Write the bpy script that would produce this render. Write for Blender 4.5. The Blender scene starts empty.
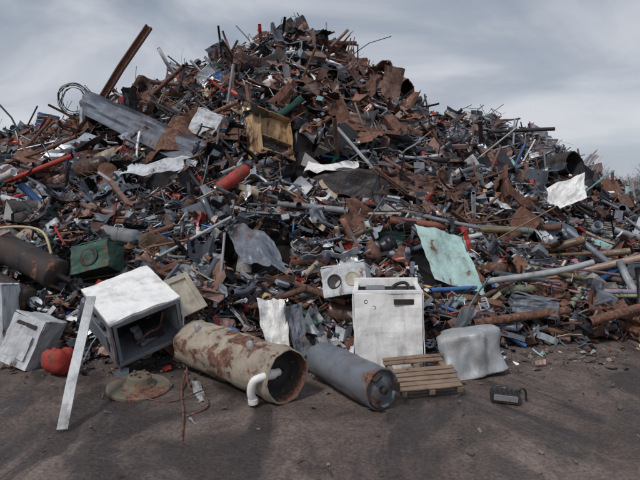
import bpy, math, random
import numpy as np
from mathutils import Vector, Matrix, noise
R=random.Random(31); NR=np.random.RandomState(14)

# ------------------------------------------------------------ materials
def newmat(name):
    m=bpy.data.materials.new(name); m.use_nodes=True
    nt=m.node_tree; nt.nodes.clear()
    out=nt.nodes.new('ShaderNodeOutputMaterial'); b=nt.nodes.new('ShaderNodeBsdfPrincipled')
    nt.links.new(b.outputs[0],out.inputs[0]); return m,nt,b
def N(nt,t,**k):
    n=nt.nodes.new(t)
    for a,v in k.items(): setattr(n,a,v)
    return n
def noi(nt,vec,scale,detail=5,rough=.6,dist=0):
    n=N(nt,'ShaderNodeTexNoise'); n.inputs['Scale'].default_value=scale; n.inputs['Detail'].default_value=detail
    n.inputs['Roughness'].default_value=rough; n.inputs['Distortion'].default_value=dist
    nt.links.new(vec,n.inputs['Vector']); return n.outputs[0]
def ramp(nt,f,stops):
    n=N(nt,'ShaderNodeValToRGB'); e=n.color_ramp.elements
    while len(e)<len(stops): e.new(.5)
    for i,(p,c) in enumerate(stops):
        e[i].position=p; e[i].color=(c,c,c,1) if not hasattr(c,'__len__') else (*c,1)
    nt.links.new(f,n.inputs[0]); return n.outputs[0]
def mix(nt,f,a,b,mode='MIX'):
    n=N(nt,'ShaderNodeMix',data_type='RGBA',blend_type=mode)
    for s,v in ((0,f),(6,a),(7,b)):
        if hasattr(v,'is_linked'): nt.links.new(v,n.inputs[s])
        elif s==0: n.inputs[0].default_value=v
        else: n.inputs[s].default_value=(*v,1)
    return n.outputs[2]
def math_(nt,op,a,b,clamp=False):
    n=N(nt,'ShaderNodeMath',operation=op,use_clamp=clamp)
    for i,v in enumerate((a,b)):
        if hasattr(v,'is_linked'): nt.links.new(v,n.inputs[i])
        else: n.inputs[i].default_value=v
    return n.outputs[0]
def rustcol(nt,vec,s=1,d=5):
    return ramp(nt,noi(nt,vec,14*s,d,.75),[(.28,(.028,.018,.017)),(.45,(.095,.046,.034)),(.58,(.20,.095,.06)),(.75,(.38,.23,.16))])
def scrapmat(name,metal,rough):
    m,nt,b=newmat(name)
    at=N(nt,'ShaderNodeAttribute',attribute_name='Col')
    tc=N(nt,'ShaderNodeTexCoord').outputs['Object']
    n1=noi(nt,tc,6,5,.75)
    k=math_(nt,'ADD',n1,at.outputs['Alpha'])
    mask=ramp(nt,k,[(.95,0),(1.03,1)])
    rc=mix(nt,.45,rustcol(nt,tc,1,4),at.outputs['Color'])
    col=mix(nt,mask,at.outputs['Color'],rc)
    dirt=ramp(nt,n1,[(.3,.4),(.55,1.05)])
    col=mix(nt,.85,col,dirt,'MULTIPLY')
    nt.links.new(col,b.inputs['Base Color'])
    inv=math_(nt,'SUBTRACT',1,mask)
    nt.links.new(math_(nt,'MULTIPLY',inv,metal),b.inputs['Metallic'])
    nt.links.new(math_(nt,'ADD',math_(nt,'MULTIPLY',mask,.85-rough),rough),b.inputs['Roughness'])
    bp=N(nt,'ShaderNodeBump'); bp.inputs['Strength'].default_value=.5; bp.inputs['Distance'].default_value=.012
    nt.links.new(n1,bp.inputs['Height']); nt.links.new(bp.outputs[0],b.inputs['Normal'])
    return m
SC=[scrapmat('scrap_paint',0.0,.40),scrapmat('scrap_steel',.6,.36)]
def paint(name,col,rust=.3,metal=0,rough=.4,streak=True,bump=.4,grimy=.6):
    m,nt,b=newmat(name)
    tc=N(nt,'ShaderNodeTexCoord').outputs['Object']
    mp=N(nt,'ShaderNodeMapping'); nt.links.new(tc,mp.inputs[0]); mp.inputs['Scale'].default_value=(1,1,.35) if streak else (1,1,1)
    v=mp.outputs[0]
    n1=noi(nt,v,7,8,.72,.3)
    n0=noi(nt,tc,1.7,3,.5)
    s=math_(nt,'ADD',n1,math_(nt,'MULTIPLY',n0,.6))
    lo=1.12-rust*.55
    mask=ramp(nt,s,[(lo-.0,0),(lo+.05,1)])
    stain=ramp(nt,s,[(lo-.22,0),(lo+.05,.75)])
    c=mix(nt,stain,col,tuple(x*.45+y for x,y in zip(col,(.06,.03,.015))))
    grime=ramp(nt,noi(nt,tc,4,8,.7),[(.34,.5),(.56,1)])
    c=mix(nt,grimy,c,grime,'MULTIPLY')
    c=mix(nt,mask,c,rustcol(nt,tc,1.5))
    nt.links.new(c,b.inputs['Base Color'])
    nt.links.new(math_(nt,'MULTIPLY',math_(nt,'SUBTRACT',1,mask),metal),b.inputs['Metallic'])
    nt.links.new(ramp(nt,s,[(lo-.3,rough),(lo+.05,.85)]),b.inputs['Roughness'])
    bp=N(nt,'ShaderNodeBump'); bp.inputs['Strength'].default_value=bump; bp.inputs['Distance'].default_value=.006
    nt.links.new(noi(nt,tc,30,6,.7),bp.inputs['Height']); nt.links.new(bp.outputs[0],b.inputs['Normal'])
    return m
WHITE=paint('white_enamel',(.86,.86,.85),.2,grimy=.4,bump=.2); WHITE2=paint('dirty_white_enamel',(.60,.64,.68),.38)
GREYP=paint('grey_paint',(.20,.22,.25),.3); STEEL=paint('galvanised_steel',(.46,.48,.50),.3,.35,.45)
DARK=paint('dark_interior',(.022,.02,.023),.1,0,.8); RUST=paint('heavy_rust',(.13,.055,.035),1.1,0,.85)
HEATER=paint('heater_paint',(.42,.37,.30),.46,0,.5,False); CYL=paint('cylinder_grey',(.17,.195,.23),.28,.2,.42,False)
REDP=paint('red_paint',(.42,.035,.03),.4); BEIGE=paint('beige_paint',(.52,.47,.38),.4)
YEL=paint('ochre_paint',(.48,.31,.16),.5); TEAL=paint('turquoise_paint',(.42,.62,.60),.33)
BLUEG=paint('bluegrey_paint',(.17,.20,.25),.35,.2); BLUE=paint('blue_paint',(.04,.12,.30),.3); GREEN=paint('green_paint',(.015,.09,.07),.4)
BLACK=paint('black_metal',(.028,.028,.033),.3,.2,.45); WOOD=paint('weathered_wood',(.27,.19,.14),.42,0,.85); PVC=paint('white_plastic',(.8,.8,.78),0)
HOSE=paint('yellow_hose',(.5,.42,.22),.1)

# ------------------------------------------------------------ mesh builder
class MB:
    def __init__(s,col=False): s.v=[];s.f=[];s.m=[];s.sm=[];s.c=[];s.n=0;s.mats=[];s.col=col
    def add(s,v,f,mat=0,color=None,smooth=False):
        v=np.asarray(v,float)
        if not s.col:
            if mat not in s.mats: s.mats.append(mat)
            mat=s.mats.index(mat)
        n=s.n; s.v.append(v); s.f.extend([tuple(i+n for i in q) for q in f]); s.n+=len(v)
        s.m.extend([mat]*len(f)); s.sm.extend([smooth]*len(f))
        if s.col: s.c.append(np.tile(np.array(color,float),(len(v),1)))
        return s
    def build(s,name,loc=(0,0,0),rot=(0,0,0),bevel=0,M=None):
        me=bpy.data.meshes.new(name); V=np.concatenate(s.v)
        me.from_pydata(V.tolist(),[],s.f)
        for m in (SC if s.col else s.mats): me.materials.append(m)
        me.polygons.foreach_set('material_index',s.m); me.polygons.foreach_set('use_smooth',s.sm)
        if s.col:
            a=me.color_attributes.new('Col','FLOAT_COLOR','POINT'); a.data.foreach_set('color',np.concatenate(s.c).ravel())
        me.update(); o=bpy.data.objects.new(name,me); bpy.context.scene.collection.objects.link(o)
        if M is not None: o.matrix_world=M
        else: o.location=loc; o.rotation_euler=[math.radians(a) for a in rot]
        if bevel:
            b=o.modifiers.new('bevel','BEVEL'); b.width=bevel; b.segments=2; b.limit_method='ANGLE'; b.angle_limit=math.radians(50)
        return o
def circ(r,n): return [(r*math.cos(2*math.pi*i/n),r*math.sin(2*math.pi*i/n)) for i in range(n)]
def sweep(path,prof,closed=True,caps=False,scale=None):
    P=np.asarray(path,float); k=len(P); T=np.gradient(P,axis=0); T/=np.linalg.norm(T,axis=1)[:,None]+1e-9
    a=np.array([0,0,1.]) if abs(T[0][2])<.9 else np.array([1.,0,0])
    u=np.cross(T[0],a); u/=np.linalg.norm(u); n=len(prof); pr=np.asarray(prof,float); V=[]
    for i in range(k):
        u=u-T[i]*u.dot(T[i]); u/=np.linalg.norm(u)+1e-9; w=np.cross(T[i],u)
        s_=1 if scale is None else scale[i]
        V.append(P[i]+s_*(pr[:,:1]*u+pr[:,1:]*w))
    V=np.concatenate(V); F=[]; e=n if closed else n-1
    for i in range(k-1):
        for j in range(e):
            j2=(j+1)%n; F.append((i*n+j,i*n+j2,(i+1)*n+j2,(i+1)*n+j))
    if caps: F.append(tuple(range(n-1,-1,-1))); F.append(tuple(range((k-1)*n,k*n)))
    return V,F
def smoothpath(pts,k=6):
    P=[Vector(p) for p in pts]; P=[P[0]]+P+[P[-1]]; o=[]
    for i in range(1,len(P)-2):
        for j in range(k):
            t=j/k; a,b,c,d=P[i-1:i+3]
            o.append(.5*((2*b)+(c-a)*t+(2*a-5*b+4*c-d)*t*t+(3*b-a-3*c+d)*t**3))
    o.append(P[-1]); return [tuple(q) for q in o]
def slab(o,u,v,t=.004,nx=6,ny=6,dent=0,seed=0,bend=0,bump=None,ragged=0):
    o,u,v=map(lambda q:np.array(q,float),(o,u,v)); nn=np.cross(u,v); nn/=np.linalg.norm(nn)
    A=[];B=[]
    for j in range(ny+1):
        for i in range(nx+1):
            a=i/nx;b=j/ny; p=o+u*a+v*b; d=0
            if dent:
                q=Vector((a*2.3+seed*7.1,b*2.3+seed*3.3,seed)); d=dent*(noise.noise(q)+.5*noise.noise(q*2.7)+.35*abs(noise.noise(q*1.6+Vector((3,1,7))))); p=p+(u/np.linalg.norm(u))*dent*.3*noise.noise(q*1.7+Vector((9,9,9)))
            if ragged and (i in(0,nx) or j in(0,ny)):
                q=Vector((a*6+seed,b*6,seed*2.)); p=p+(u*(-1 if i==nx else 1 if i==0 else 0)+v*(-1 if j==ny else 1 if j==0 else 0))*ragged*max(0,noise.noise(q)+.1)
            d+=bend*4*(a-.5)**2
            if bump: d+=bump(a,b)
            A.append(p+nn*(d+t/2));B.append(p+nn*(d-t/2))
    m=len(A);F=[];w=nx+1
    for j in range(ny):
        for i in range(nx):
            q=(j*w+i,j*w+i+1,(j+1)*w+i+1,(j+1)*w+i); F.append(q);F.append(tuple(x+m for x in q[::-1]))
    for i in range(nx):
        F.append((i+1,i,i+m,i+1+m)); k=ny*w; F.append((k+i,k+i+1,k+i+1+m,k+i+m))
    for j in range(ny):
        F.append((j*w,(j+1)*w,(j+1)*w+m,j*w+m)); k=nx; F.append(((j+1)*w+k,j*w+k,j*w+k+m,(j+1)*w+k+m))
    return np.array(A+B),F
def boxp(c,s):
    x,y,z=c;a,b,h=[q/2 for q in s]
    V=[(x+i*a,y+j*b,z+k*h) for i in(-1,1) for j in(-1,1) for k in(-1,1)]
    return V,[(0,1,3,2),(4,6,7,5),(0,4,5,1),(2,3,7,6),(0,2,6,4),(1,5,7,3)]
def lathe(prof,n=32,dent=0,seed=0):
    V=[];F=[]
    for x,r in prof:
        for i in range(n):
            a=2*math.pi*i/n; rr=r
            if dent and r>.02: rr+=dent*noise.noise(Vector((x*3+seed*5,math.cos(a)*1.5,math.sin(a)*1.5)))+dent*.4*noise.noise(Vector((x*9+seed*5,math.cos(a)*4,math.sin(a)*4)))
            V.append((x,rr*math.cos(a),rr*math.sin(a)))
    for k in range(len(prof)-1):
        for i in range(n):
            j=(i+1)%n; F.append((k*n+i,(k+1)*n+i,(k+1)*n+j,k*n+j))
    return np.array(V),F
def zup(vf): 
    V,F=vf; V=V[:,[1,2,0]]; return V,F
def align(p0,p1,roll=0):
    p0=Vector(p0);p1=Vector(p1);x=(p1-p0).normalized();y=Vector((0,0,1)).cross(x).normalized();z=x.cross(y)
    M=Matrix((x,y,z)).transposed().to_4x4(); return Matrix.Translation(p0)@M@Matrix.Rotation(roll,4,'X')
def frame(o,u,v):
    x=Vector(u).normalized(); z=x.cross(Vector(v)).normalized(); y=z.cross(x)
    return Matrix.Translation(Vector(o))@Matrix((x,y,z)).transposed().to_4x4()

# ------------------------------------------------------------ heap terrain
def I(x,xs,ys): return float(np.interp(x,xs,ys))
RX=[-20,-16,-12,-9.2,-6.8,-4.9,-3,-1.8,-.9,0,.6,1.3,2.0,2.8,4.0,5.3,6.4,7.3,8,11,13]
RZ=[0,1.9,2.9,3.4,4.0,4.9,5.75,6.3,6.65,6.4,6.05,5.5,5.1,4.0,2.8,2.55,2.4,1.8,1.2,.4,0]
def H(x,y):
    y0=I(x,[-12,-3.4,-1,0,1.5,3.5,8,14],[6.4,6.1,6.2,6.3,6.35,6.8,8.8,12]); yr=I(x,[1.8,4.0],[16,14]); z=I(x,RX,RZ)
    if y<y0: return 0.
    if y<=yr: return z*((y-y0)/(yr-y0))**.85
    return max(0,z*(1-(y-yr)/8))
def H2(x,y):
    z=I(x,[0,3,4.8,6.5,7.6,9.1,10.5,12,13.8,18],[0,4,5.2,5.5,5.3,4.6,3.8,2.5,1.5,0])
    return max(0,z*(1-abs(y-24)/7.5)) if abs(y-24)<7.5 else 0.
def nrm(h,x,y,e=.3):
    v=np.array([-(h(x+e,y)-h(x-e,y))/(2*e),-(h(x,y+e)-h(x,y-e))/(2*e),1.]); return v/np.linalg.norm(v)

PAL=[((.19,.09,.065),.75,10),((.085,.048,.04),.6,13),((.27,.135,.095),.6,6),((.028,.026,.032),.1,22),((.11,.125,.155),.2,18),
     ((.25,.275,.32),.2,15),((.50,.53,.57),.12,10),((.85,.84,.83),.04,5.5),((.38,.04,.03),.2,3.2),((.04,.12,.30),.15,1.5),((.26,.43,.43),.2,1.2),
     ((.42,.34,.26),.3,3.5),((.03,.11,.09),.25,.7),((.45,.29,.13),.3,.8),((.32,.20,.17),.35,5)]
PW=np.array([p[2] for p in PAL]);PW=PW/PW.sum()
def rcol(x,y,k=1,haze=0,thin=False,big=False):
    i=NR.choice(len(PAL),p=PW); 
    if big and i in(7,6,10,8,9,0,2) and R.random()<.6: i=R.choice([3,4,5,1,3])
    c,ru,_=PAL[i]; g=R.uniform(.6,1.25)
    cn=noise.noise(Vector((x*.5,y*.5,3)))
    if cn>.15 and R.random()<.28 and i not in(7,8): c,ru,_=PAL[R.choice([0,1,2,14])]
    if y>10 and x<3 and R.random()<.16: c,ru,_=PAL[R.choice([0,1,2,14])]
    c=[min(.85,a*g) for a in c]
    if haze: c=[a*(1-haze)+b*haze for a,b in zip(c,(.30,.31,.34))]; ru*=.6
    return (*c,max(0,min(1,ru+R.uniform(-.2,.15))))
def curvpath(L,b,seg,axis=0):
    t=np.linspace(-.5,.5,seg+1); P=np.zeros((seg+1,3)); P[:,0]=t*L
    P[:,1]=b*L*(t**2)*4; return P
def piece(kind,s):
    if kind=='tube':
        L=s*R.uniform(.8,2.1); r=R.choice([.008,.012,.016,.022,.03,.045,.065])*R.uniform(.8,1.2)*(.5+.5*min(s,1.2)); b=R.choice([0,0,.03,.08,.2,.3])*R.uniform(-1,1)
        V,F=sweep(curvpath(L,b,1 if b==0 else 5),circ(r,9 if r>.03 else 6)); 
        if r>.03:
            V2,F2=sweep(curvpath(L,b,1 if b==0 else 5),circ(r*.82,9)); n=len(V); V=np.vstack([V,V2]); F=F+[tuple(i+n for i in q) for q in F2]
            k=9; e=n-k
            F+=[(i,(i+1)%k,n+(i+1)%k,n+i) for i in range(k)]+[(e+i,e+(i+1)%k,n+e+(i+1)%k,n+e+i) for i in range(k)]
        return V,F,True
    if kind=='frame':   # bent wire rack / bed frame
        w=s*R.uniform(.5,1);h=s*R.uniform(.3,.6);r=R.choice([.006,.009,.014]);Vs=[];Fs=[];n=0;bd=R.uniform(-.6,.6)
        segs=[((-w/2,-h/2),(w/2,-h/2)),((-w/2,h/2),(w/2,h/2)),((-w/2,-h/2),(-w/2,h/2)),((w/2,-h/2),(w/2,h/2))]
        kx=R.choice([0,3,6]); segs+=[((-w/2+w*(i+1)/(kx+1),-h/2),(-w/2+w*(i+1)/(kx+1)+R.gauss(0,.02),h/2)) for i in range(kx)]
        for p,q in segs:
            t=np.linspace(0,1,4)[:,None]; P=np.array([p])*(1-t)+np.array([q])*t; P=np.hstack([P,(bd*P[:,:1]**2/s+.3*bd*P[:,1:]**2/s)])
            v,f=sweep(P,circ(r,4)); Vs.append(v);Fs+=[tuple(i+n for i in k) for k in f];n+=len(v)
        return np.concatenate(Vs),Fs,True
    if kind=='beam':
        L=s*R.uniform(.7,1.9); a=R.uniform(.025,.09)*(.5+.5*min(s,1.2)); t=R.random()
        if t<.35: pr=[(0,a),(0,0),(a,0)];cl=False
        elif t<.65: pr=[(a/2,a/2),(0,a/2),(0,-a/2),(a/2,-a/2)];cl=False
        elif t<.8: pr=[(-a/2,-a/2),(a/2,-a/2),(a/2,a/2),(-a/2,a/2)];cl=True
        else: pr=[(-a/2,a/2),(a/2,a/2),(a/2,a/2-.008),(.005,a/2-.008),(.005,-a/2+.008),(a/2,-a/2+.008),(a/2,-a/2),(-a/2,-a/2),(-a/2,-a/2+.008),(-.005,-a/2+.008),(-.005,a/2-.008),(-a/2,a/2-.008)];cl=True
        b=R.choice([0,0,.02,.1])*R.uniform(-1,1)
        V,F=sweep(curvpath(L,b,1 if b==0 else 4),pr,cl); return V,F,False
    if kind=='bar':
        L=s*R.uniform(.6,1.9);a=R.uniform(.008,.04);t=.004
        P=curvpath(L,R.uniform(-.12,.12),5); P[:,2]+=NR.uniform(-.03,.03,6)*L
        V,F=sweep(P,[(-a,-t),(a,-t),(a,t),(-a,t)],caps=True); return V,F,False
    if kind=='wire':
        n=12;P=np.zeros((n,3));d=np.array([1.,0,0]);p=np.zeros(3)
        c=R.uniform(-.5,.5)
        for i in range(n):
            P[i]=p; d=d+NR.normal(0,.22,3)+np.cross(d,[0,0,1])*c; d/=np.linalg.norm(d); p=p+d*s*.13
        V,F=sweep(P-P.mean(0),circ(R.choice([.004,.006,.009]),4)); return V,F,True
    if kind=='sheet':
        w=s*R.uniform(.45,1.1);h=s*R.uniform(.18,.7);nx,ny=6,5; bx=R.uniform(-1.4,1.4);cr=s*R.choice([.01,.02,.04,.07]); fold=R.choice([0,0,1,2])
        X,Y=np.meshgrid(np.linspace(-.5,.5,nx+1),np.linspace(-.5,.5,ny+1)); Z=bx*w*(X**2)+ NR.normal(0,cr,X.shape)
        if fold==1: Z=Z+np.where(X>.15,(X-.15)*w*R.uniform(.6,2),0)
        if fold==2: Z=Z+np.where(Y>.2,(Y-.2)*h*2,0)
        tx=R.uniform(-.3,.3)
        V=np.stack([X*w*(1+tx*Y)+NR.normal(0,cr*.5,X.shape),Y*h+NR.normal(0,cr*.5,X.shape),Z],-1).reshape(-1,3)
        F=[(j*(nx+1)+i,j*(nx+1)+i+1,(j+1)*(nx+1)+i+1,(j+1)*(nx+1)+i) for j in range(ny) for i in range(nx)]
        if R.random()<.35: F=[f for f in F if R.random()>.15]
        return V,F,False
    if kind=='plate':
        w=s*R.uniform(.8,1.3);h=s*R.uniform(.3,.6);sd=R.uniform(0,50); fl=R.random(); bd=R.choice([0,0,.08,-.15,.25])*s
        V,F=slab((-w/2,-h/2,0),(w,0,0),(0,h,0),.006,12,8,s*R.uniform(.04,.14),sd,bd,(lambda a,b_:.06*s*(b_>.95)) if fl<.5 else None,ragged=R.choice([0,.05,.16])); return V,F,False
    if kind=='corr':
        w=s*R.uniform(.6,1.2);h=s*R.uniform(.4,.8);nx=22;bx=R.uniform(-.5,.5)
        X,Y=np.meshgrid(np.linspace(-.5,.5,nx+1),np.linspace(-.5,.5,4)); Z=.018*np.sin(X*nx*math.pi*.5)+bx*w*Y**2+.1*w*X**2
        V=np.stack([X*w,Y*h,Z],-1).reshape(-1,3); F=[(j*(nx+1)+i,j*(nx+1)+i+1,(j+1)*(nx+1)+i+1,(j+1)*(nx+1)+i) for j in range(3) for i in range(nx)]
        return V,F,True
    if kind=='box':
        a,b,c=[s*R.uniform(.2,.6) for _ in range(3)]; V,F=boxp((0,0,0),(a,b,c)); V=np.array(V)+NR.normal(0,s*.025,(8,3)); 
        if R.random()<.7: F=F[:-1] if R.random()<.5 else F[1:]
        return V,F,False
    if kind=='can':
        L=s*R.uniform(.3,.7);r=s*R.uniform(.1,.2); cap=R.random()<.5
        pr=[(-L/2,0.001),(-L/2,r*.93),(-L/2+.02,r),(-L/6,r),(-L/6+.008,r*1.05),(-L/6+.016,r),(L/6,r),(L/6+.008,r*1.05),(L/6+.016,r),(L/2,r)]+([(L/2,.001)] if cap else [(L/2,r*.93),(-L/2+.05,r*.9)])
        V,F=lathe(pr,12,r*.18,R.random()*9); return V,F,True
    if kind=='wheel':
        r=s*R.uniform(.2,.35);w=r*.5
        pr=[(-w/2,r*.9),(-w/2,r),(-w/4,r*.85),(w/4,r*.85),(w/2,r),(w/2,r*.88),(w/4,r*.8),(0,r*.75),(.02,r*.3),(w*.2,r*.25),(w*.2,.001)]
        V,F=lathe(pr,16); V=V[:,[2,1,0]]; return V,F,True
    if kind=='chunk':
        V,F=lathe([(-.5,.01),(-.42,.3),(-.15,.5),(.15,.48),(.4,.3),(.5,.01)],7); V=V*s*.3*np.array([1,R.uniform(.4,1),R.uniform(.3,.8)])+NR.normal(0,s*.035,(len(V),3)); return V,F,False
def orient(n,tilt):
    a=R.uniform(0,2*math.pi); t=np.array([math.cos(a),math.sin(a)*.6,0]); t-=n*t.dot(n); t/=np.linalg.norm(t)
    t=t+n*math.tan(max(-1.2,min(1.2,R.gauss(0,tilt)))) ; t/=np.linalg.norm(t)
    m=n+NR.normal(0,tilt*1.2,3); m-=t*m.dot(t); m/=np.linalg.norm(m); return np.stack([t,np.cross(m,t),m],0)
# pockets kept clear in front of the large recognisable pieces (centre, radius)
KEEP=[((.7,5.95,.5),.52),((-.8,5.3,.3),.35),((-1.25,5.7,.3),.35),((-.3,4.8,.25),.35),((.25,5.0,.2),.3),((1,5.1,.1),.4),((1.45,5.6,.25),.4),
 ((-2.0,5.6,.5),.62),((-3.2,5.9,.35),.38),((-2.6,5.5,.15),.25),((-3.55,6.0,.4),.35),((-1.5,5.9,.65),.3),((-.45,6.2,.45),.32),
 ((.3,6.6,.8),.28),((1.75,7.5,.95),.5),((-.85,7.4,1.15),.45),((-2.8,7.0,1.0),.32),((-3.6,7.0,.95),.42),((-3.9,7.1,1.1),.3),((-.63,9.8,2.9),.6),
 ((-3.0,10.2,2.9),.45),((-4.0,11.2,3.3),.45),((-2.6,9.8,2.6),.4),((-1.28,8.5,2.05),.3),((.5,9.1,2.15),.5),((.1,9.3,2.3),.35),((-2.7,9.0,2.3),.4),
 ((4.8,10.9,1.8),.5),((6.0,13.6,2.8),.5),((-2.78,10.3,3.1),.5),((-2.16,10.7,3.4),.4),((2.6,6.9,.5),.3)]
KC=np.array([k[0] for k in KEEP]);KR=np.array([k[1] for k in KEEP])
KD=np.array([0,-.93,.37])
def clear(P):
    q=P[None]-KC[:,None]; t=np.clip(q@KD,0,1.0); d=np.linalg.norm(q-t[...,None]*KD,axis=2)
    return not (d<KR[:,None]).any()
def scatter(mb,h,n,smin,smax,kinds,weights,samp,lift,tilt=.35,haze=0,near=.62):
    w=np.array(weights,float);w/=w.sum();c=0;tries=0
    while c<n and tries<n*4:
        tries+=1
        x,y=samp(); z=h(x,y); 
        k=kinds[NR.choice(len(kinds),p=w)]; top=max(smin*1.1,smax*(near+(1-near)*min(1,max(0,(y-6.5)/4)))); s=smin*(top/smin)**(R.random()**1.3)
        if k in('tube','beam') and R.random()<.1 and y>8.5: s*=1.5
        V,F,sm=piece(k,s); M=orient(nrm(h,x,y),tilt if R.random()<.92 else 1.0)
        V=V@M+np.array([x,y,z+R.uniform(*lift)])
        lo=V[:,2].min()
        if lo<.005 and z<.3: V[:,2]+=.005-lo
        if y<8 and V[:,1].min()<5.75: continue
        if not haze and not clear(V[::max(1,len(V)//(40 if k=='plate' else 12))]): continue
        mb.add(V,F,1 if R.random()<.33 else 0,rcol(x,y,haze=haze,thin=k in('tube','bar','wire'),big=k=='plate'),sm); c+=1
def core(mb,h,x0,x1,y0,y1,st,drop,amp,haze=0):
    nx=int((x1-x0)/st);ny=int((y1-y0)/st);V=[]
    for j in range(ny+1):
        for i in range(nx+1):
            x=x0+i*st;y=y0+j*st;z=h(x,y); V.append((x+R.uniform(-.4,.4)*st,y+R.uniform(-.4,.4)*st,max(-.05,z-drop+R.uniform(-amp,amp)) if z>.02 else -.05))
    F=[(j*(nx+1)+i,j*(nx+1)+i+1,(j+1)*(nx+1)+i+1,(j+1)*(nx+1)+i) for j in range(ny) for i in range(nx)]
    c=(.018,.015,.016,.3) if not haze else (.09,.08,.09,.3)  # near-black core paints deep shade into the gaps; far core lightened as haze
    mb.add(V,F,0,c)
def samp1():
    while True:
        u=R.uniform(-.85,.8); f=R.random()**1.5; y=6+f*11.5; x=u*y
        if x>12 or x<-15: continue
        if H(x,y)>0.02: return x,y
def sampbig():
    while True:
        u=R.uniform(-.85,.8); f=R.random()**1.2; y=6.6+f*9.6; x=u*y
        if x>12 or x<-15: continue
        if H(x,y)>0.05: return x,y
def sampridge():
    x=R.uniform(-11,8.5); return x,I(x,[1.8,4.0],[16,14])-abs(R.gauss(0,.9))
def sampfront():
    while True:
        y=5.9+2.6*R.random(); x=R.uniform(-.8,.8)*y
        if H(x,y)>0.0 : return x,y
def samp2():
    while True:
        x=R.uniform(1,17); y=R.uniform(17,26)
        if H2(x,y)>.1: return x,y
heap=MB(True)
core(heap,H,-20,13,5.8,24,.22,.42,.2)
K=['tube','beam','bar','wire','sheet','corr','box','can','wheel','chunk','plate','frame']
scatter(heap,H,300,.7,1.4,K,[0,0,0,0,0,.6,1,.7,.3,0,9,0],sampbig,(-.06,.14),.28,near=.5)
scatter(heap,H,5200,.35,1.15,K,[30,16,12,10,18,1.5,5,4,1.5,3,2,4],samp1,(-.22,.18),.4)
scatter(heap,H,6800,.10,.42,K,[24,15,16,10,20,0,7,3,1,7,0,1],samp1,(-.18,.22),.5)
scatter(heap,H,3200,.14,.46,K,[24,14,15,9,20,0,7,4,1,6,0,2],sampfront,(-.1,.2),.5)
scatter(heap,H,420,.4,1.1,K,[30,12,14,12,8,0,1,0,1,0,0,5],sampridge,(-.05,.2),.8)
for i in range(130):
    x=R.uniform(1.7,5.6);y=R.uniform(6.7,8.4)+max(0,x-3)*.25;L=R.uniform(.6,2.4);r=R.choice([.012,.018,.025,.035,.05,.06]);a=R.gauss(0,.4)
    V,F=sweep(curvpath(L,R.choice([0,0,.04,.12]),4),circ(r,9))
    ca,sa=math.cos(a),math.sin(a); t=np.array([ca,sa,R.gauss(0,.16)]);t/=np.linalg.norm(t);m_=np.array([0,0,1.]);m_-=t*m_.dot(t);m_/=np.linalg.norm(m_)
    V=V@np.stack([t,np.cross(m_,t),m_])+np.array([x,y,H(x,y)+R.uniform(0.03,.2)])
    if V[:,1].min()<6.2 or V[:,2].min()<.01 or not clear(V): continue
    heap.add(V,F,0,(*[q*R.uniform(.5,1.0) for q in R.choice([(.30,.19,.15),(.38,.31,.26),(.22,.12,.09),(.18,.12,.10),(.12,.12,.14),(.36,.35,.35)])],R.uniform(.3,.55)),True)
heap.build('scrap_metal_heap')
h2=MB(True)
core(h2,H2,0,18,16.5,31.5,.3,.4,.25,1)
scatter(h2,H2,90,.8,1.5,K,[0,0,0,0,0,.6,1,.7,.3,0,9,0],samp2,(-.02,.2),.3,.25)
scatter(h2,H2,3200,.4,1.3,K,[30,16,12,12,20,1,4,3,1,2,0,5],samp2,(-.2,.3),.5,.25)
h2.build('scrap_metal_heap.001')

# ------------------------------------------------------------ recognisable pieces on the heap
MB().add(*slab((1.47,7.10,.72),(.64,-.1,-.18),(-.17,.6,.71),.006,16,18,.06,2,ragged=.05),TEAL).build('turquoise_metal_sheet')
MB().add(*slab((-.97,7.05,.98),(.67,-.1,-.17),(-.38,.6,.49),.006,14,14,.10,3,-.06,ragged=.06),BLUEG).build('crumpled_grey_sheet')
V,F=slab((-5.5,12.5,3.75),(3.45,-3.1,-1.54),(.15,.2,.5),.008,40,10,.16,4,0,lambda a,b:.07*(abs(b-.5)>.4),ragged=.03); MB().add(V,F,BLUEG).build('long_steel_panel')
def cabinet(w,d,h,mat,inner,dent=.02,seed=1,openf='front',t=.02):
    b=MB()
    b.add(*slab((0,0,0),(0,d,0),(0,0,h),t,8,8,dent,seed),mat)
    b.add(*slab((w,d,0),(0,-d,0),(0,0,h),t,8,8,dent,seed+1),mat)
    b.add(*slab((w,d+.003,.0),(-w,0,0),(0,0,h),t,8,8,dent,seed+2),mat)
    b.add(*slab((-t/2,-t/2,h+t/2),(w+t,0,0),(0,d+t,0),t,10,10,dent,seed+3),mat)
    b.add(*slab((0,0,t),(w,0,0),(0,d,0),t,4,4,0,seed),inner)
    if openf!='front': b.add(*slab((-t/2,-t/2,0),(w+t,0,0),(0,0,h),t,10,10,dent,seed+4),mat)
    return b
b=cabinet(.72,.42,.95,YEL,DARK,.04,5)
b.add(*slab((.03,.14,.03),(.66,0,0),(0,0,.9),.01,8,8,.06,9),YEL)
b.add(*slab((.06,.06,.05),(.6,.04,.02),(.02,.0,.30),.01,8,8,.07,19),DARK); b.add(*boxp((.36,.06,.37),(.68,.10,.02)),YEL); b.add(*boxp((.36,-.005,.03),(.72,.03,.06)),YEL)
b.build('ochre_metal_cabinet',(-1.0,9.6,2.62),(-28,14,38),.006)
b=MB(); b.add(*lathe([(0,.001),(.0,.05),(.02,.085),(.06,.1),(.5,.1),(.56,.085),(.6,.04),(.6,.025),(.68,.025),(.68,.001)],24,.01,3),REDP,smooth=True)
b.add(*lathe([(.62,.045),(.62,.05),(.66,.05),(.66,.045)],16),BLACK); b.add(*boxp((.7,0,.03),(.09,.03,.03)),BLACK)
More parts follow.
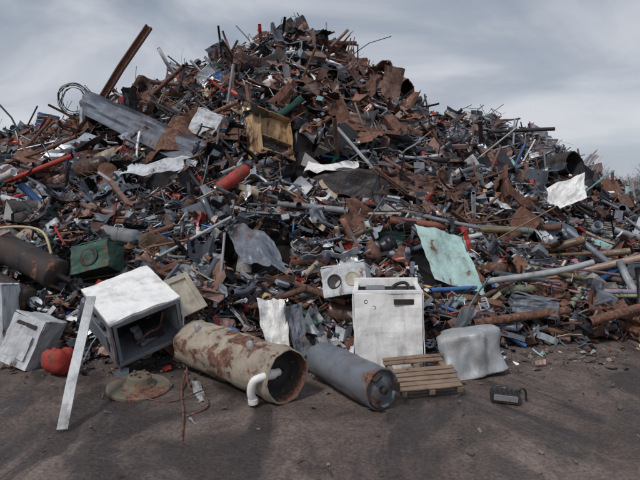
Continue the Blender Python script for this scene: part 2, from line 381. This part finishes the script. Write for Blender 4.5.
b.build('fire_extinguisher',M=align((-1.54,8.35,1.9),(-1.02,8.6,2.32)))
MB().add(*slab((-.2,8.85,1.95),(1.55,.0,-.3),(.1,.5,.42),.006,24,12,.16,7,-.2,ragged=.04),BLACK).build('dented_car_bonnet')
for o,u,v,s in (((-.3,9.25,2.22),(.9,.05,.02),(.1,.4,.16),8),((-3.2,8.85,2.15),(1.0,.1,.1),(.1,.4,.2),9),((4.35,10.6,1.5),(.8,.1,.28),(.15,.4,.5),10)):
    MB().add(*slab(o,u,v,.006,14,9,.10,s,ragged=.05),WHITE2 if s==9 else WHITE).build('bent_white_sheet')
def drum(L,r,mat,inner,n=32,dent=.03,seed=1):
    pr=[(0,.001),(0,r*.95),(.01,r*1.02),(.03,r*1.02),(.035,r)]
    for k in(1,2): pr+=[(L*k/3-.02,r),(L*k/3,r*1.035),(L*k/3+.02,r)]
    pr+=[(L-.035,r),(L-.03,r*1.02),(L,r*1.02),(L,r*.95)]
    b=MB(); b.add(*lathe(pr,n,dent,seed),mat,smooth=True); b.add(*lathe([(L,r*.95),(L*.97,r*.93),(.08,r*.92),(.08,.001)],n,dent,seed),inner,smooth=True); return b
drum(.9,.32,BLACK,DARK,dent=.06).build('steel_drum',M=align((5.75,14.2,2.5),(6.15,13.45,2.6)))
drum(.6,.20,RUST,DARK,seed=4,dent=.08).build('steel_drum',M=align((2.15,14.6,4.75),(2.2,13.9,4.55)))
b=cabinet(.7,.5,.45,RUST,DARK,.1,66); b.build('rusted_steel_casing',(1.5,14.0,4.7),(-20,-25,30),.01)
MB().add(*slab((-3.4,10.1,2.6),(1.25,-.1,.1),(.1,.45,.6),.01,24,10,.14,12,-.42,ragged=.05),RUST).build('arched_rusty_plate')
cabinet(.55,.4,.5,WHITE2,DARK,.04,15,'closed').build('small_metal_cabinet',(-2.5,10.45,3.05),(-15,22,-20),.008)
cabinet(.5,.4,.35,BLUE,DARK,.05,17,'closed').build('blue_metal_box',(-7.8,15.2,3.8),(5,12,20),.01)
MB().add(*slab((-2.5,12.8,4.4),(.4,0,.1),(0,.15,.3),.006,8,8,.12,18,ragged=.1),BLUE).build('blue_metal_sheet')
b=cabinet(.5,.35,.34,WHITE2,DARK,.02,20,'closed')
for i in range(2):
    V,F=lathe([(0,.085),(.02,.085),(.02,.07),(.008,.068),(.008,.001)],24); V=V[:,[1,0,2]]*np.array([1,-1,1]); b.add(V+np.array([.14+.21*i,-.018,.17]),F,BEIGE if i else BLACK,smooth=True)
b.build('enamel_heater_casing',(.06,6.35,.62),(-18,-12,-14),.01)
b=MB(); b.add(*slab((-.56,6.0,.05),(.28,-.05,.02),(-.13,.3,.56),.006,14,16,.10,22,.07,ragged=.04),WHITE).add(*slab((-.30,5.95,.04),(.20,.1,.02),(-.14,.28,.5),.006,8,12,.10,23,.05,ragged=.06),BLUEG)
b.build('twisted_white_panel')
b=MB(); w,h=.46,.34
for c,s in (((w/2,.03,0),(w,.06,.035)),((w/2,h-.03,0),(w,.06,.035)),((.03,h/2,0),(.06,h-.12,.035)),((w-.03,h/2,0),(.06,h-.12,.035))): b.add(*boxp(c,s),BEIGE)
b.add(*slab((.06,.06,-.006),(w-.12,0,0),(0,h-.12,0),.01,6,6,.012,3),BEIGE); b.add(*boxp((w/2,.03,.035),(.22,.015,.02)),BLACK)
b.build('oven_door',M=frame((-1.72,6.0,.86),(.30,-.12,-.42),(.26,.35,.12)),bevel=.005)
b=cabinet(.5,.35,.36,GREEN,DARK,.03,25,'closed'); V,F=lathe([(0,.12),(.02,.12),(.02,.09),(-.0,.085),(-.0,.001)],24); V=V[:,[1,0,2]]*np.array([1,-1,1]); b.add(V+np.array([.25,-.016,.18]),F,BLACK,smooth=True)
b.build('green_metal_case',(-3.05,6.8,.82),(-22,-14,-8),.008)
for a,c,r,k in (((-4.05,7.05,1.16),(-3.15,6.7,.83),.19,1),((-4.15,6.75,.84),(-3.4,6.5,.55),.15,2),((-3.0,7.6,1.3),(-2.4,7.3,1.25),.11,3)):
    L=(Vector(c)-Vector(a)).length
    b=MB(); b.add(*lathe([(-.3,.03),(-.02,.03),(0,r*.5),(.03,r*.9),(.05,r),(.07,r*.96),(L*.5,r*.96),(L*.5+.01,r),(L*.5+.03,r*.96),(L-.07,r*.96),(L-.05,r),(L-.03,r*.9),(L,r*.5),(L,.03),(L+.2,.03),(L+.2,.024),(L,.024)],24,.02,k),BLACK if k<3 else GREYP,smooth=True); b.build('exhaust_silencer',M=align(a,c))
b=MB()
for k in range(9):
    ph=R.uniform(0,.5); r=.42*R.uniform(.7,1.05); P=[(r*math.cos(a+ph)*(1+.1*math.sin(3*a+k)),R.gauss(0,.04),r*math.sin(a+ph)*1.1) for a in np.linspace(0,R.uniform(4,6.4),26)]; b.add(*sweep(P,circ(.009,5)),BLACK,smooth=True)
b.build('coil_of_wire',(-6.75,15.2,4.5),(10,8,15))
cabinet(.5,.35,.22,BLUEG,DARK,.05,28,'closed').build('metal_toolbox',(2.35,6.75,.38),(-10,8,-14),.008)
b=MB(); b.add(*sweep(smoothpath([(-4.5,7.1,1.25),(-4.1,6.9,1.38),(-3.7,6.85,1.42),(-3.4,6.8,1.35),(-3.25,6.7,1.1)]),circ(.016,8)),HOSE,smooth=True); b.build('yellow_hose')
b=MB(); a=.09; b.add(*sweep([(-6.3,15.2,4.0),(-5.5,15.3,5.4),(-4.78,15.5,6.6)],[(-a,a),(a,a),(a,a-.03),(.015,a-.03),(.015,-a+.03),(a,-a+.03),(a,-a),(-a,-a),(-a,-a+.03),(-.015,-a+.03),(-.015,a-.03),(-a,a-.03)],caps=True),RUST); b.build('steel_girder')
def pole(name,p,r,mat,n=10):
    L=smoothpath(p,4) if len(p)>2 else p
    b=MB(); b.add(*sweep(L,circ(r,n)),mat,smooth=True); b.add(*sweep(L,circ(r*.8,n)),DARK,smooth=True); b.build(name)
for p,r,m in (([(4.5,14.6,3.55),(6.1,14.4,3.6)],.05,BLACK),([(3.75,8.4,1.3),(4.33,7.7,.62)],.045,BLUEG),([(-2.1,7.0,1.0),(-1.2,7.5,1.52)],.02,STEEL),([(-1.22,6.7,.6),(-1.17,6.8,1.35)],.016,STEEL),
   ([(-5.6,9.6,2.0),(-4.2,9.4,2.5)],.045,REDP),([(-6.2,10.6,2.4),(-5.2,10.2,2.62),(-4.4,10.0,2.9)],.03,RUST),([(-.6,12.6,4.0),(-.1,12.2,5.1)],.03,RUST),([(-1.9,11.4,3.7),(-1.75,11.2,4.5)],.03,STEEL),([(-3.9,12.9,4.2),(-3.0,12.2,4.7)],.05,RUST),
   ([(3.4,12.2,2.6),(4.2,11.8,3.3)],.02,STEEL),([(1.3,10.0,2.5),(2.5,9.5,1.9)],.035,RUST),([(1.2,8.3,1.6),(1.8,8.1,1.45),(2.3,8.0,1.35)],.03,GREYP),([(2.1,7.0,.72),(3.0,7.05,.84),(3.5,7.1,.95)],.04,STEEL),([(1.8,6.5,.3),(3.0,6.7,.42)],.05,RUST),
   ([(3.2,6.6,.3),(4.6,7.1,.5)],.055,RUST),([(.3,9.6,3.0),(.9,9.5,2.3)],.03,STEEL),([(-.6,8.0,1.7),(.4,7.7,1.6)],.045,GREYP),([(-.3,6.6,.75),(.3,6.5,.55)],.04,RUST)):
    pole('scrap_pipe',p,r,m)

# ------------------------------------------------------------ foreground appliances
b=MB(); w,d,h=.68,.6,.80
b.add(*slab((0,0,.03),(w,0,0),(0,0,h-.03),.012,16,16,.022,41),WHITE)
b.add(*slab((-.008,d,.03),(0,-d,0),(0,0,h-.03),.012,8,10,.02,42),WHITE)
b.add(*slab((w+.008,0,.03),(0,d,0),(0,0,h-.03),.012,8,10,.02,43),WHITE)
b.add(*slab((w,d+.01,.03),(-w,0,0),(0,0,h+.02),.012,8,10,.02,44),WHITE2)
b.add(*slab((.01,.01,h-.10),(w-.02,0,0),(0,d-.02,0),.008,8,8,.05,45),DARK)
for c,s in (((w/2,.02,h+.012),(w+.03,.06,.03)),((.015,d/2,h+.012),(.05,d-.07,.028)),((w-.015,d/2,h+.012),(.05,d-.07,.028)),((w/2,d-.02,h+.03),(w+.02,.07,.09))): b.add(*boxp(c,s),WHITE)
b.add(*boxp((.50,-.012,.715),(.20,.010,.055)),DARK)
for x,z in ((.12,.72),(.20,.66)):
    V,F=lathe([(0,.02),(.008,.02),(.008,.014),(.0,.012),(.0,.001)],16); V=V[:,[1,0,2]]*np.array([1,-1,1]); b.add(V+np.array([x,-.012,z]),F,DARK,smooth=True)
b.add(*boxp((w/2,.0,.015),(w-.02,.03,.03)),DARK)
for x in (.06,w-.06):
    for y in (.06,d-.06): b.add(*zup(lathe([(0,.001),(0,.025),(.03,.025)],10)),BLACK); b.v[-1][:]+=np.array([x,y,0])
b.add(*boxp((.22,.3,h-.03),(.2,.25,.1)),GREYP); b.add(*sweep(smoothpath([(.35,.2,h-.08),(.42,.3,h+.03),(.55,.35,h+.05),(.6,.3,h-.08)]),circ(.018,8)),BLACK,smooth=True)
b.build('washing_machine',(.36,5.62,.0),(0,-1.2,-5),.004)
b=MB(); w,d,h=.70,.80,.50
b.add(*slab((-.01,-.01,0),(w+.02,0,0),(0,d+.02,0),.03,16,16,.02,51),WHITE)
b.add(*slab((0,d,-h),(0,-d,0),(0,0,h-.016),.02,8,8,.02,52),GREYP)
b.add(*slab((w,0,-h),(0,d,0),(0,0,h-.016),.02,8,8,.02,53),WHITE2)
b.add(*slab((w-.01,d,-h),(-w+.02,0,0),(0,0,h-.016),.02,8,8,.02,54),WHITE2)
b.add(*slab((.011,.011,-h),(w-.022,0,0),(0,d-.022,0),.02,6,6,0,55),GREYP)
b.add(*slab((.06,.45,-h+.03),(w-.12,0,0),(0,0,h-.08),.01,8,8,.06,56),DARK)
b.add(*slab((.05,.02,-.05),(w-.1,0,0),(0,.43,0),.008,4,4,.01,57),DARK)
for c,s in (((w/2,.0,-.035),(w-.025,.03,.045)),((w/2,.0,-h+.022),(w-.025,.03,.035)),((.03,.0,-h/2),(.03,.03,h-.115)),((w-.03,.0,-h/2),(.03,.03,h-.115))): b.add(*boxp(c,s),GREYP)
b.add(*sweep(smoothpath([(.2,.1,-.42),(.35,.06,-.3),(.5,.15,-.35),(.55,.1,-.15)]),circ(.012,6)),RUST,smooth=True)
b.add(*slab((.28,.10,-h+.03),(.3,.1,.0),(-.03,.22,.12),.006,8,8,.05,58,ragged=.08),GREYP); b.add(*boxp((.45,.25,-h+.1),(.2,.18,.14)),BLACK)
b.add(*boxp((-.022,.4,-.3),(.015,.5,.18)),BLUEG); b.add(*boxp((-.022,.2,-.12),(.02,.1,.05)),BLACK); b.add(*boxp((-.022,.55,-.1),(.018,.3,.03)),BLACK)
b.build('chest_freezer',M=frame((-1.97,5.2,.58),(.54,.4,.19),(-.6,.5,.19)),bevel=.006)
L,r=1.5,.235
b=MB()
pr=[(-.07,.001),(-.065,.1),(-.04,.18),(-.0,.225),(.02,r*1.02),(.05,r*1.02),(.055,r)]+[(x,r) for x in np.linspace(.12,.62,8)]+[(.64,r*1.015),(.67,r*1.015),(.68,r)]+[(x,r) for x in np.linspace(.75,1.36,9)]+[(1.38,r*1.03),(1.42,r*1.03),(1.43,r),(L,r*.99),(L,r*.93)]
b.add(*lathe(pr,56,.024,61),HEATER,smooth=True)
b.add(*lathe([(L,r*.93),(L-.1,r*.92)],56,.024,61),RUST,smooth=True)
b.add(*lathe([(L-.1,r*.92),(L-.16,.17),(L-.12,.12),(L-.12,.05),(L-.15,.04),(L-.15,.001)],56,.024,61),DARK,smooth=True)
for i in range(8):
    a=i*math.pi/4; V,F=lathe([(0,.001),(0,.012),(.02,.012),(.02,.001)],6); b.add(V+np.array([L-.14,.18*math.cos(a),.18*math.sin(a)]),F,RUST)
b.add(*boxp((.95,.0,r+.0),(.22,.12,.015)),RUST)
for x in(.3,1.15): 
    V,F=zup(lathe([(0,.03),(.06,.03),(.06,.022),(0,.022)],12)); b.add(V+np.array([x,-.05,r-.01]),F,STEEL,smooth=True)
b.build('water_heater',M=align((-1.34,5.82,.26),(-.27,4.75,.235),.35))
b=MB(); b.add(*sweep(smoothpath([(-.36,4.80,.26),(-.45,4.66,.27),(-.55,4.62,.24),(-.58,4.64,.14),(-.56,4.68,.05)]),circ(.034,14),caps=True),PVC,smooth=True)
for x in (((-.565,4.67,.075),(-.562,4.675,.035)),((-.40,4.74,.262),(-.44,4.68,.27))): b.add(*sweep(x,circ(.043,14),caps=True),PVC,smooth=False)
b.build('plastic_pipe_elbow')
L,r=.97,.17
b=MB(); b.add(*lathe([(-.06,.001),(-.055,.07),(-.03,.13),(0,.16),(.03,r)]+[(x,r) for x in np.linspace(.08,.44,6)]+[(.455,r*1.03),(.47,r*1.03),(.485,r)]+[(x,r) for x in np.linspace(.55,.88,6)]+[(.9,r*1.02),(L,r*1.02),(L,r*.94)],40,.02,65),CYL,smooth=True)
b.add(*lathe([(L,r*.94),(L-.05,r*.92),(L-.02,.1),(L-.0,.05),(L-.0,.001)],40,.02,65),CYL,smooth=True)
b.add(*lathe([(L-.02,.03),(L+.05,.03),(L+.05,.001)],12),BLACK,smooth=True)
for a in(0,2.1,4.2):
    V,F=boxp((L+.015,0,r*.8),(.09,.07,.02)); V=np.array(V); ca,sa=math.cos(a),math.sin(a); V=np.stack([V[:,0],V[:,1]*ca-V[:,2]*sa,V[:,1]*sa+V[:,2]*ca],1); b.add(V,F,BLACK)
b.build('gas_cylinder',M=align((0,5.43,.20),(.52,4.6,.175),.6))
b=MB(); 
for i in range(8): 
    if i==5: continue
    b.add(*slab((R.uniform(-.02,.02),.0+i*.08,.052+R.uniform(-.002,.004)),(.62+R.uniform(-.03,.03),R.uniform(-.010,.010),0),(0,.058,0),.014,8,1,.006,i),WOOD)
for x in(.04,.3,.56): b.add(*boxp((x,.31,.02),(.05,.62,.044)),WOOD)
b.build('wooden_pallet',M=frame((.70,4.85,.02),(.60,.09,.02),(-.02,.62,.13)),bevel=.003)
V,F=zup(lathe([(-.01,.001),(-.012,.10),(0,.20),(.02,.235),(.06,.24),(.1,.245),(.15,.25),(.2,.255),(.25,.26),(.3,.265),(.35,.27),(.39,.275),(.41,.295),(.425,.29),(.42,.27)],48,.13,77))
b=MB(); b.add(V*np.array([1.1,.85,1]),F,STEEL,smooth=True)
for s in(-1,1): b.add(*sweep(smoothpath([(.27*s,-.07,.36),(.35*s,-.06,.33),(.35*s,.06,.33),(.27*s,.07,.36)]),circ(.009,6)),STEEL,smooth=True)
b.build('galvanised_tub',(1.48,5.62,.43),(176,-7,20))
b=MB(); b.add(*boxp((0,0,.045),(.24,.13,.08)),BLACK)
for i in range(6): b.add(*boxp((-.1+.04*i,0,.093),(.012,.12,.018)),BLACK)
b.add(*boxp((.0,-.07,.05),(.2,.012,.05)),GREYP); b.add(*sweep(smoothpath([(.1,0,.1),(.14,0,.13),(.17,.02,.1),(.18,.03,.02)]),circ(.01,6)),BLACK,smooth=True)
b.build('car_battery_box',(1.6,4.8,.005),(0,3,-12),.004)
V,F=zup(lathe([(0,.001),(0,.27),(.012,.285),(.035,.285),(.045,.27),(.045,.15),(.06,.14),(.075,.12),(.13,.105),(.145,.09),(.145,.05),(.12,.045),(.12,.001)],48,.006,3))
b=MB(); b.add(V,F,paint('cast_iron',(.17,.155,.12),.5,0,.7,False),smooth=False)
for i in range(5): a=i*1.2566; V,F=zup(lathe([(0,.014),(.02,.014),(.02,.001)],6)); b.add(V+np.array([.075*math.cos(a),.075*math.sin(a),.14]),F,RUST)
b.build('brake_drum',(-1.66,5.08,.01),(5,3,0))
b=cabinet(.36,.35,.5,WHITE2,DARK,.02,81,'closed'); b.add(*slab((.05,-.03,.08),(.26,0,0),(0,0,.26),.006,6,6,.01,4),WHITE2); b.add(*boxp((.18,-.022,.43),(.24,.014,.04)),BLACK)
b.build('white_metal_cabinet',(-3.35,5.75,.10),(-14,16,-14),.008)
b=cabinet(.45,.4,.72,WHITE2,DARK,.025,85,'closed'); b.add(*boxp((.22,-.022,.6),(.38,.014,.06)),GREYP); b.build('white_metal_cabinet',(-3.85,5.95,.05),(-6,-6,4),.008)
b=MB(); b.add(*lathe([(0,.001),(.01,.09),(.04,.135),(.09,.15),(.2,.15),(.25,.135),(.28,.09),(.28,.001)],28,.06,91),REDP,smooth=True); b.add(*zup(lathe([(.13,.04),(.19,.04),(.19,.03),(.19,.001)],12)),BLACK); b.v[-1][:]+=np.array([.14,0,0])
b.build('red_fuel_can',M=align((-2.72,5.6,.14),(-2.46,5.45,.16)))
b=MB(); b.add(*sweep([(-1.96,4.21,.005),(-2.015,4.5,.29),(-2.05,4.75,.54),(-2.09,5.06,.87)],[(.04,.015),(.04,-.004),(-.04,-.004),(-.04,.015),(-.035,.015),(-.035,.001),(.035,.001),(.035,.015)],caps=True),STEEL); b.build('steel_channel_strip')
for p,r in (([(-1.32,5.4,.05),(-1.25,5.0,.02),(-1.11,4.5,.015),(-1.0,4.0,.012)],.011),([(-1.3,5.4,.12),(-1.2,5.1,.02),(-1.0,4.85,.02),(-.95,4.6,.02),(-1.08,4.45,.012)],.009),([(-1.6,4.9,.02),(-1.3,4.75,.02),(-1.02,4.95,.06)],.007)):
    b=MB(); b.add(*sweep(smoothpath(p),circ(r,7),caps=True),RUST,smooth=True); b.build('bent_rebar')
MB().add(*slab((-1.22,5.25,.03),(.08,.02,0),(.16,-.5,-.01),.004,3,8,.03,93),STEEL).build('metal_strip')
b=cabinet(.9,.5,.30,RUST,DARK,.1,95,'closed'); b.build('rusted_steel_trough',(3.9,6.75,.02),(-5,3,8),.01)

# ------------------------------------------------------------ ground
m,nt,b=newmat('dirt_yard'); tc=N(nt,'ShaderNodeTexCoord').outputs['Object']
base=ramp(nt,noi(nt,tc,.9,8,.68,.6),[(.32,(.085,.064,.058)),(.48,(.145,.108,.095)),(.58,(.205,.155,.135)),(.72,(.30,.24,.205))])
mp=N(nt,'ShaderNodeMapping'); nt.links.new(tc,mp.inputs[0]); mp.inputs['Rotation'].default_value=(0,0,.6); mp.inputs['Scale'].default_value=(1,.45,1)
wn=noi(nt,mp.outputs[0],.9,7,.66,1.2)
wet=ramp(nt,wn,[(.48,0),(.56,1)])
base=mix(nt,math_(nt,'MULTIPLY',wet,.8),base,(.044,.034,.034))
gr=ramp(nt,noi(nt,tc,38,6,.75),[(.35,.45),(.6,1.2)])
base=mix(nt,1,base,gr,'MULTIPLY')
fl=ramp(nt,noi(nt,tc,90,3,.6),[(.66,0),(.70,1)])
base=mix(nt,math_(nt,'MULTIPLY',fl,.4),base,(.30,.25,.22))
nt.links.new(base,b.inputs['Base Color'])
nt.links.new(ramp(nt,wn,[(.48,.92),(.60,.28)]),b.inputs['Roughness'])
bp=N(nt,'ShaderNodeBump'); bp.inputs['Strength'].default_value=.8; bp.inputs['Distance'].default_value=.03
hh=math_(nt,'ADD',noi(nt,tc,25,6,.75),math_(nt,'MULTIPLY',noi(nt,tc,3,4),1.5))
nt.links.new(hh,bp.inputs['Height']); nt.links.new(bp.outputs[0],b.inputs['Normal'])
def axis(a,b_,st,far):
    l=list(np.arange(a,b_,st)); e=[];d=st
    x=b_
    while x<far: e.append(x); d*=1.5; x+=d
    pre=[];d=st;x=a-st
    while x>-far: pre.append(x); d*=1.5; x-=d
    return pre[::-1]+l+e
XS=axis(-6,6,.06,500);YS=axis(2,9,.06,500)
V=[(x,y,(.03*noise.noise(Vector((x*1.3,y*1.3,0)))+.014*noise.noise(Vector((x*5,y*5,0)))+.006*noise.noise(Vector((x*13,y*13,0)))) if abs(x)<8 and y<12 else -.02) for y in YS for x in XS]
w=len(XS); F=[(j*w+i,j*w+i+1,(j+1)*w+i+1,(j+1)*w+i) for j in range(len(YS)-1) for i in range(w-1)]
g=MB(); g.add(V,F,m,smooth=True); g.build('ground')
rb=MB(True)
for i in range(3800):
    far=R.random()<.22
    y=R.uniform(2.8,7.2) if far else 6.5-abs(R.gauss(0,.5)); x=R.uniform(-.8,.8)*y
    s=R.choice([.012,.015,.02,.03,.05,.08]); 
    if y<5.4: s*=.4
    V,F,sm=piece(R.choice(['chunk','chunk','chunk','bar','sheet']),s); M=orient(np.array([0,0,1.]),.3); V=V@M; V[:,2]+=-V[:,2].min()*.8+.003
    c=rcol(x,y) if R.random()<(.45 if y>5.4 else .08) else R.choice([(.12,.095,.085,.2),(.08,.065,.06,.1),(.19,.155,.135,.1)])
    rb.add(V+np.array([x,y,0]),F,0,c,sm)
rb.build('yard_rubble')

# ------------------------------------------------------------ bare tree line
m,nt,b=newmat('bare_bark'); b.inputs['Roughness'].default_value=.9
tcb=N(nt,'ShaderNodeTexCoord').outputs['Object']; nt.links.new(ramp(nt,noi(nt,tcb,.8,4),[(.3,(.15,.115,.12)),(.7,(.26,.21,.215))]),b.inputs['Base Color'])
def tree():
    Vs=[];Fs=[];n=0
    st=[(np.zeros(3),np.array([0,0,1.]),2.2,.10,0)]
    while st:
        p,d,L,r,lv=st.pop(); P=[p];
        for k in range(3): d=d+NR.normal(0,.12,3); d/=np.linalg.norm(d); P.append(P[-1]+d*L/3)
        v,f=sweep(P,circ(1,4 if lv<2 else 3),scale=[r,r*.85,r*.7,r*.5 if lv<4 else r*.3]); Vs.append(v);Fs+= [tuple(i+n for i in q) for q in f]; n+=len(v)
        if lv<4:
            for k in range(R.choice([3,4,4]) if lv else 5):
                a=NR.normal(0,.6,3); nd=d+a; nd[2]+=.15; nd/=np.linalg.norm(nd)
                st.append((P[R.choice([1,2,3])] if lv else P[R.choice([2,3])],nd,L*R.uniform(.55,.8),max(.010,r*.55),lv+1))
    return np.concatenate(Vs),Fs
T=[tree() for _ in range(4)]; tl=MB()
for i in range(90):
    V,F=T[i%4]; a=R.uniform(0,6.28); s=R.uniform(.8,1.2); Rz=np.array([[math.cos(a),math.sin(a),0],[-math.sin(a),math.cos(a),0],[0,0,1]])
    tl.add(V@Rz*s+np.array([(-30+i*1.5)+R.uniform(-1,1) if i<45 else R.uniform(26,52),R.uniform(50,66),0]),F,m)
tl.build('bare_treeline')

# ------------------------------------------------------------ sky & light
W=bpy.data.worlds.new('World'); bpy.context.scene.world=W; W.use_nodes=True; nt=W.node_tree; nt.nodes.clear()
out=N(nt,'ShaderNodeOutputWorld');bg=N(nt,'ShaderNodeBackground'); nt.links.new(bg.outputs[0],out.inputs[0]); bg.inputs[1].default_value=.10
sky=N(nt,'ShaderNodeTexSky',sky_type='NISHITA'); sky.sun_disc=False
EL,AZ=math.radians(48),math.radians(216)
sky.sun_elevation=EL; sky.sun_rotation=AZ
tc=N(nt,'ShaderNodeTexCoord').outputs['Generated']
sx=N(nt,'ShaderNodeSeparateXYZ'); nt.links.new(tc,sx.inputs[0])
den=math_(nt,'ADD',math_(nt,'MAXIMUM',sx.outputs[2],0),.3)
cb=N(nt,'ShaderNodeCombineXYZ'); nt.links.new(math_(nt,'DIVIDE',sx.outputs[0],den),cb.inputs[0]); nt.links.new(math_(nt,'DIVIDE',sx.outputs[1],den),cb.inputs[1])
cn=noi(nt,cb.outputs[0],1.5,6,.52,.7)
cl=ramp(nt,cn,[(.34,(.28,.33,.41)),(.46,(.38,.42,.49)),(.55,(.51,.54,.60)),(.66,(.66,.67,.71))])
hz=ramp(nt,sx.outputs[2],[(0,1),(.32,0)])
cl=mix(nt,math_(nt,'MULTIPLY',hz,.5),cl,(.66,.68,.73))
sc=N(nt,'ShaderNodeVectorMath',operation='SCALE'); nt.links.new(cl,sc.inputs[0]); sc.inputs[3].default_value=9.8
fin=mix(nt,.93,sky.outputs[0],sc.outputs[0]); nt.links.new(fin,bg.inputs[0])
L=bpy.data.lights.new('sun','SUN'); L.energy=2.0; L.angle=math.radians(10); L.color=(1,.95,.9)
lo=bpy.data.objects.new('sun',L); bpy.context.scene.collection.objects.link(lo)
sd=Vector((math.sin(AZ)*math.cos(EL),math.cos(AZ)*math.cos(EL),math.sin(EL)))
lo.rotation_euler=sd.to_track_quat('Z','Y').to_euler()
C=bpy.data.cameras.new('camera'); co=bpy.data.objects.new('camera',C); bpy.context.scene.collection.objects.link(co)
co.location=(0,0,1.75); co.rotation_euler=(math.radians(90),0,0); C.sensor_width=36; C.lens=36*554/640; C.shift_y=-40/640; C.clip_end=2000
bpy.context.scene.camera=co
bpy.context.scene.view_settings.view_transform='Standard'
